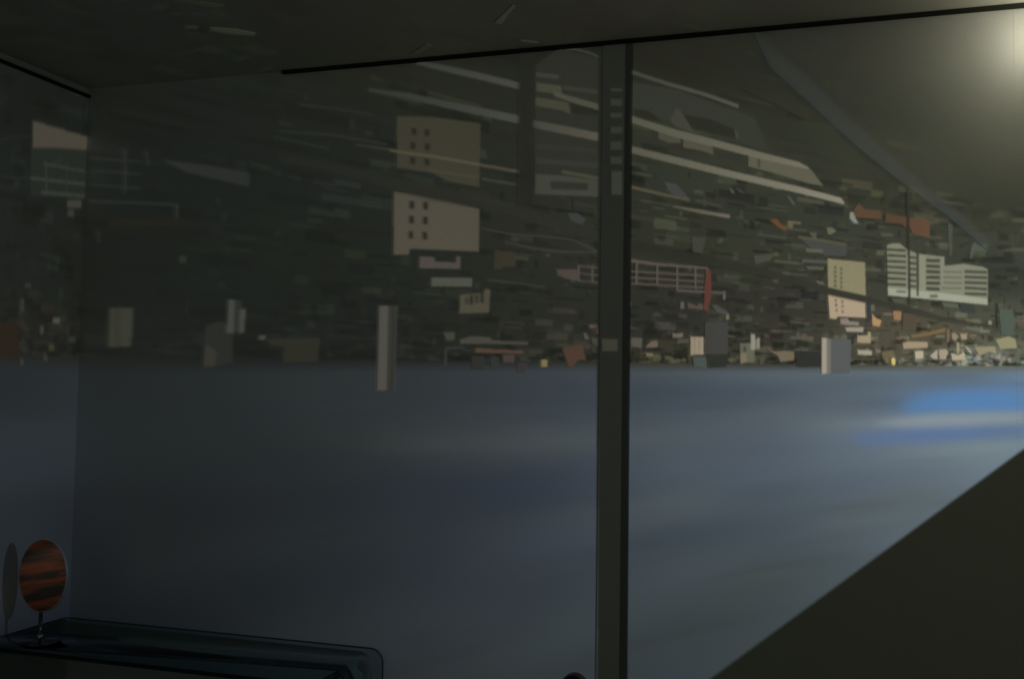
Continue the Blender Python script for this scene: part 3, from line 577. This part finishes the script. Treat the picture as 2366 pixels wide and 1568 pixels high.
# ------------------------------------------------------------------ bent glass desk
ZT = .7108
def glass():
    mt = bpy.data.materials.new('tinted_glass'); mt.use_nodes = True; n = mt.node_tree.nodes; l = mt.node_tree.links
    n.remove(n['Principled BSDF']); out = n['Material Output']
    tr = n.new('ShaderNodeBsdfTransparent'); tr.inputs[0].default_value = (.75, .86, .84, 1)
    gl = n.new('ShaderNodeBsdfGlossy'); gl.inputs['Roughness'].default_value = .02; gl.inputs[0].default_value = (.5, .56, .56, 1)
    fr = n.new('ShaderNodeFresnel'); fr.inputs[0].default_value = 1.45
    mx = n.new('ShaderNodeMixShader'); l.new(fr.outputs[0], mx.inputs[0]); l.new(tr.outputs[0], mx.inputs[1]); l.new(gl.outputs[0], mx.inputs[2])
    l.new(mx.outputs[0], out.inputs[0]); return mt
GLASS = glass()
EDGE = mat('glass_edge', (.012, .02, .017), .3, .1)
xe = at(886, 1545, ('y', -.03)).x; rad = .045; tk = .012
y0, y1 = -.452, -.03
def profile(off):
    pr = [(XL + .012, ZT - off)]
    for i in range(9):
        a = math.pi / 2 * (1 - i / 8)
        pr.append((xe - rad + (rad - off) * math.cos(a), ZT - rad + (rad - off) * math.sin(a)))
    pr.append((xe - off, 0.0005)); return pr
def sheet(ya, yb, o0=0, o1=tk):
    bm = bmesh.new(); A_ = profile(o0); B_ = profile(o1)
    rows = [[bm.verts.new((x, yy, z)) for x, z in pr] for pr, yy in ((A_, ya), (B_, ya), (B_, yb), (A_, yb))]
    n = len(A_)
    for i in range(n - 1):
        for j in range(4):
            bm.faces.new((rows[j][i], rows[j][i + 1], rows[(j + 1) % 4][i + 1], rows[(j + 1) % 4][i]))
    bm.faces.new([r[0] for r in rows]); bm.faces.new([r[-1] for r in rows][::-1])
    bmesh.ops.recalc_face_normals(bm, faces=bm.faces); return bm
desk = bpy.data.objects.new('glass_desk', None); COL.objects.link(desk)
tag(desk, 'clear glass desk whose top bends down at its right end, under the oval mirror', 'desk')
newobj('glass_sheet', sheet(y0 + .002, y1 - .002), GLASS, desk, True)
o = newobj('front_edge', sheet(y0, y0 + .0018, -.0004, tk + .0004), EDGE, desk); o['label'] = 'dark front edge line'
newobj('back_edge', sheet(y1 - .0018, y1, 0, .003), mat('glass_back_edge', (.16, .19, .18), .4), desk)

# ------------------------------------------------------------------ small tabletop mirror
CHROME = mat('chrome', (.8, .82, .85), .12, .03, metallic=1)
STEEL = mat('dark_chrome', (.16, .18, .19), .1, .03, metallic=1)
RIM = mat('mirror_rim', (.75, .78, .8), .35, .03, metallic=.3)
MIR = mat('mirror_glass', (.93, .9, .88), .015, .01, metallic=1)
mc = at(100, 1329, ('y', -.337)); base = at(92, 1482, ('z', ZT))
root = bpy.data.objects.new('tabletop_mirror', None); root.location = (base.x, base.y, ZT); COL.objects.link(root)
tag(root, 'small oval mirror on a chrome foot reflecting reddish brown wood, on the glass desk', 'mirror')
def lathe(prof, axis='z', n=48):
    bm = bmesh.new(); rings = []
    for r_, z in prof:
        rings.append([bm.verts.new((r_ * math.cos(2 * math.pi * i / n), r_ * math.sin(2 * math.pi * i / n), z)) for i in range(n)])
    for a, b in zip(rings, rings[1:]):
        for i in range(n): bm.faces.new((a[i], a[(i + 1) % n], b[(i + 1) % n], b[i]))
    bm.faces.new(rings[0][::-1]); bm.faces.new(rings[-1])
    bmesh.ops.recalc_face_normals(bm, faces=bm.faces)
    return bm
newobj('base', lathe([(.062, 0), (.064, .002), (.06, .005), (.02, .008), (.010, .013), (.009, .02)]), STEEL, root, True)
hc = mc.z - ZT; RM = .119
newobj('stem', lathe([(.0075, .018), (.006, .026), (.0058, hc - RM + .004)], n=24), STEEL, root, True)
bm = lathe([(.001, .006), (.008, .009), (.012, .016), (.008, .024), (.001, .027)], n=24); newobj('glint_knob', bm, CHROME, root, True)  # chrome bead added to give the foot a sparkle
nrm = Vector((.02, -1, .04)).normalized()
rot = nrm.to_track_quat('Z', 'Y').to_matrix().to_4x4()
M = Matrix.Translation(Vector((mc.x - base.x, mc.y - base.y, hc))) @ rot
HW = .80   # the frame itself is an upright oval
for nm, prof, mt in (('frame', [(RM * .97, -.006), (RM, -.004), (RM, .003), (RM * .975, .0045), (RM * .96, .003)], RIM), ('mirror_face', [(RM * .962, .0025), (RM * .962, .0038)], MIR)):
    bm = lathe(prof, n=72)
    for vv in bm.verts: vv.co.x *= HW
    bm.transform(M); newobj(nm, bm, mt, root, nm == 'frame')

# reddish wood panel added outside the frame to colour the mirror's reflection
def wood():
    mt = bpy.data.materials.new('rosewood'); mt.use_nodes = True; n = mt.node_tree.nodes; l = mt.node_tree.links; b = n['Principled BSDF']
    tc = n.new('ShaderNodeTexCoord'); mp = n.new('ShaderNodeMapping'); mp.inputs['Rotation'].default_value = (math.radians(-16), 0, 0); mp.inputs['Scale'].default_value = (1, 2.0, 20)
    nz = n.new('ShaderNodeTexNoise'); nz.inputs['Scale'].default_value = 1.6; nz.inputs['Detail'].default_value = 5
    cr = n.new('ShaderNodeValToRGB'); e = cr.color_ramp.elements
    e[0].position = .45; e[0].color = (.012, .004, .002, 1); e[1].position = .66; e[1].color = (.6, .1, .015, 1)
    l.new(tc.outputs['Object'], mp.inputs[0]); l.new(mp.outputs[0], nz.inputs['Vector']); l.new(nz.outputs['Fac'], cr.inputs[0]); l.new(cr.outputs[0], b.inputs['Base Color'])
    b.inputs['Roughness'].default_value = .5; return mt
bm = bmesh.new(); box(bm, (XL + .0005, -.95, .7125), (XL + .02, -.39, 1.08))
tag(newobj('reflection_panel', bm, wood()), 'added reddish brown wood panel seen only in the oval mirror', 'reflection_panel')
sd = bpy.data.lights.new('panel_fill_light', 'SPOT'); sd.energy = .42; sd.color = (1, .8, .6); sd.spot_size = math.radians(30); sd.spot_blend = .3; sd.shadow_soft_size = .02  # warm spot added to brighten the panel in the reflection
so = bpy.data.objects.new('panel_fill_light', sd); so.location = (-2.25, -.95, .95)
so.rotation_euler = (Vector((XL, -.56, .86)) - so.location).to_track_quat('-Z', 'Y').to_euler(); COL.objects.link(so)

# ------------------------------------------------------------------ dark rounded chair top at the bottom edge
RED = mat('dark_red_wood', (.05, .012, .01), .4, .3, 40)
top = at(1327, 1556, ('y', -.55))
root = bpy.data.objects.new('wooden_chair', None); root.location = (top.x, top.y, 0); COL.objects.link(root)
tag(root, 'dark reddish rounded chair top just showing at the bottom edge', 'chair')
def arch(w_, zt, th):
    bm = bmesh.new(); f1 = []; f2 = []
    pts = [(-w_, .46), (w_, .46)] + [(w_ * math.cos(a), zt - w_ + w_ * math.sin(a)) for a in [i * math.pi / 12 for i in range(13)]]
    for x, z in pts: f1.append(bm.verts.new((x, -th, z))); f2.append(bm.verts.new((x, th, z)))
    bm.faces.new(f1); bm.faces.new(f2[::-1])
    for i in range(len(pts)): bm.faces.new((f1[i], f1[(i + 1) % len(pts)], f2[(i + 1) % len(pts)], f2[i]))
    bmesh.ops.remove_doubles(bm, verts=bm.verts, dist=1e-5)
    bmesh.ops.recalc_face_normals(bm, faces=bm.faces); return bm
newobj('backrest', arch(.034, top.z, .014), RED, root)
bm = bmesh.new(); box(bm, (-.17, -.34, .42), (.17, .02, .46)); newobj('seat', bm, RED, root)
for sx_ in (-.15, .15):
    for sy_ in (-.32, .0):
        bm = bmesh.new(); box(bm, (sx_ - .016, sy_ - .016, 0), (sx_ + .016, sy_ + .016, .42)); newobj('leg', bm, RED, root)
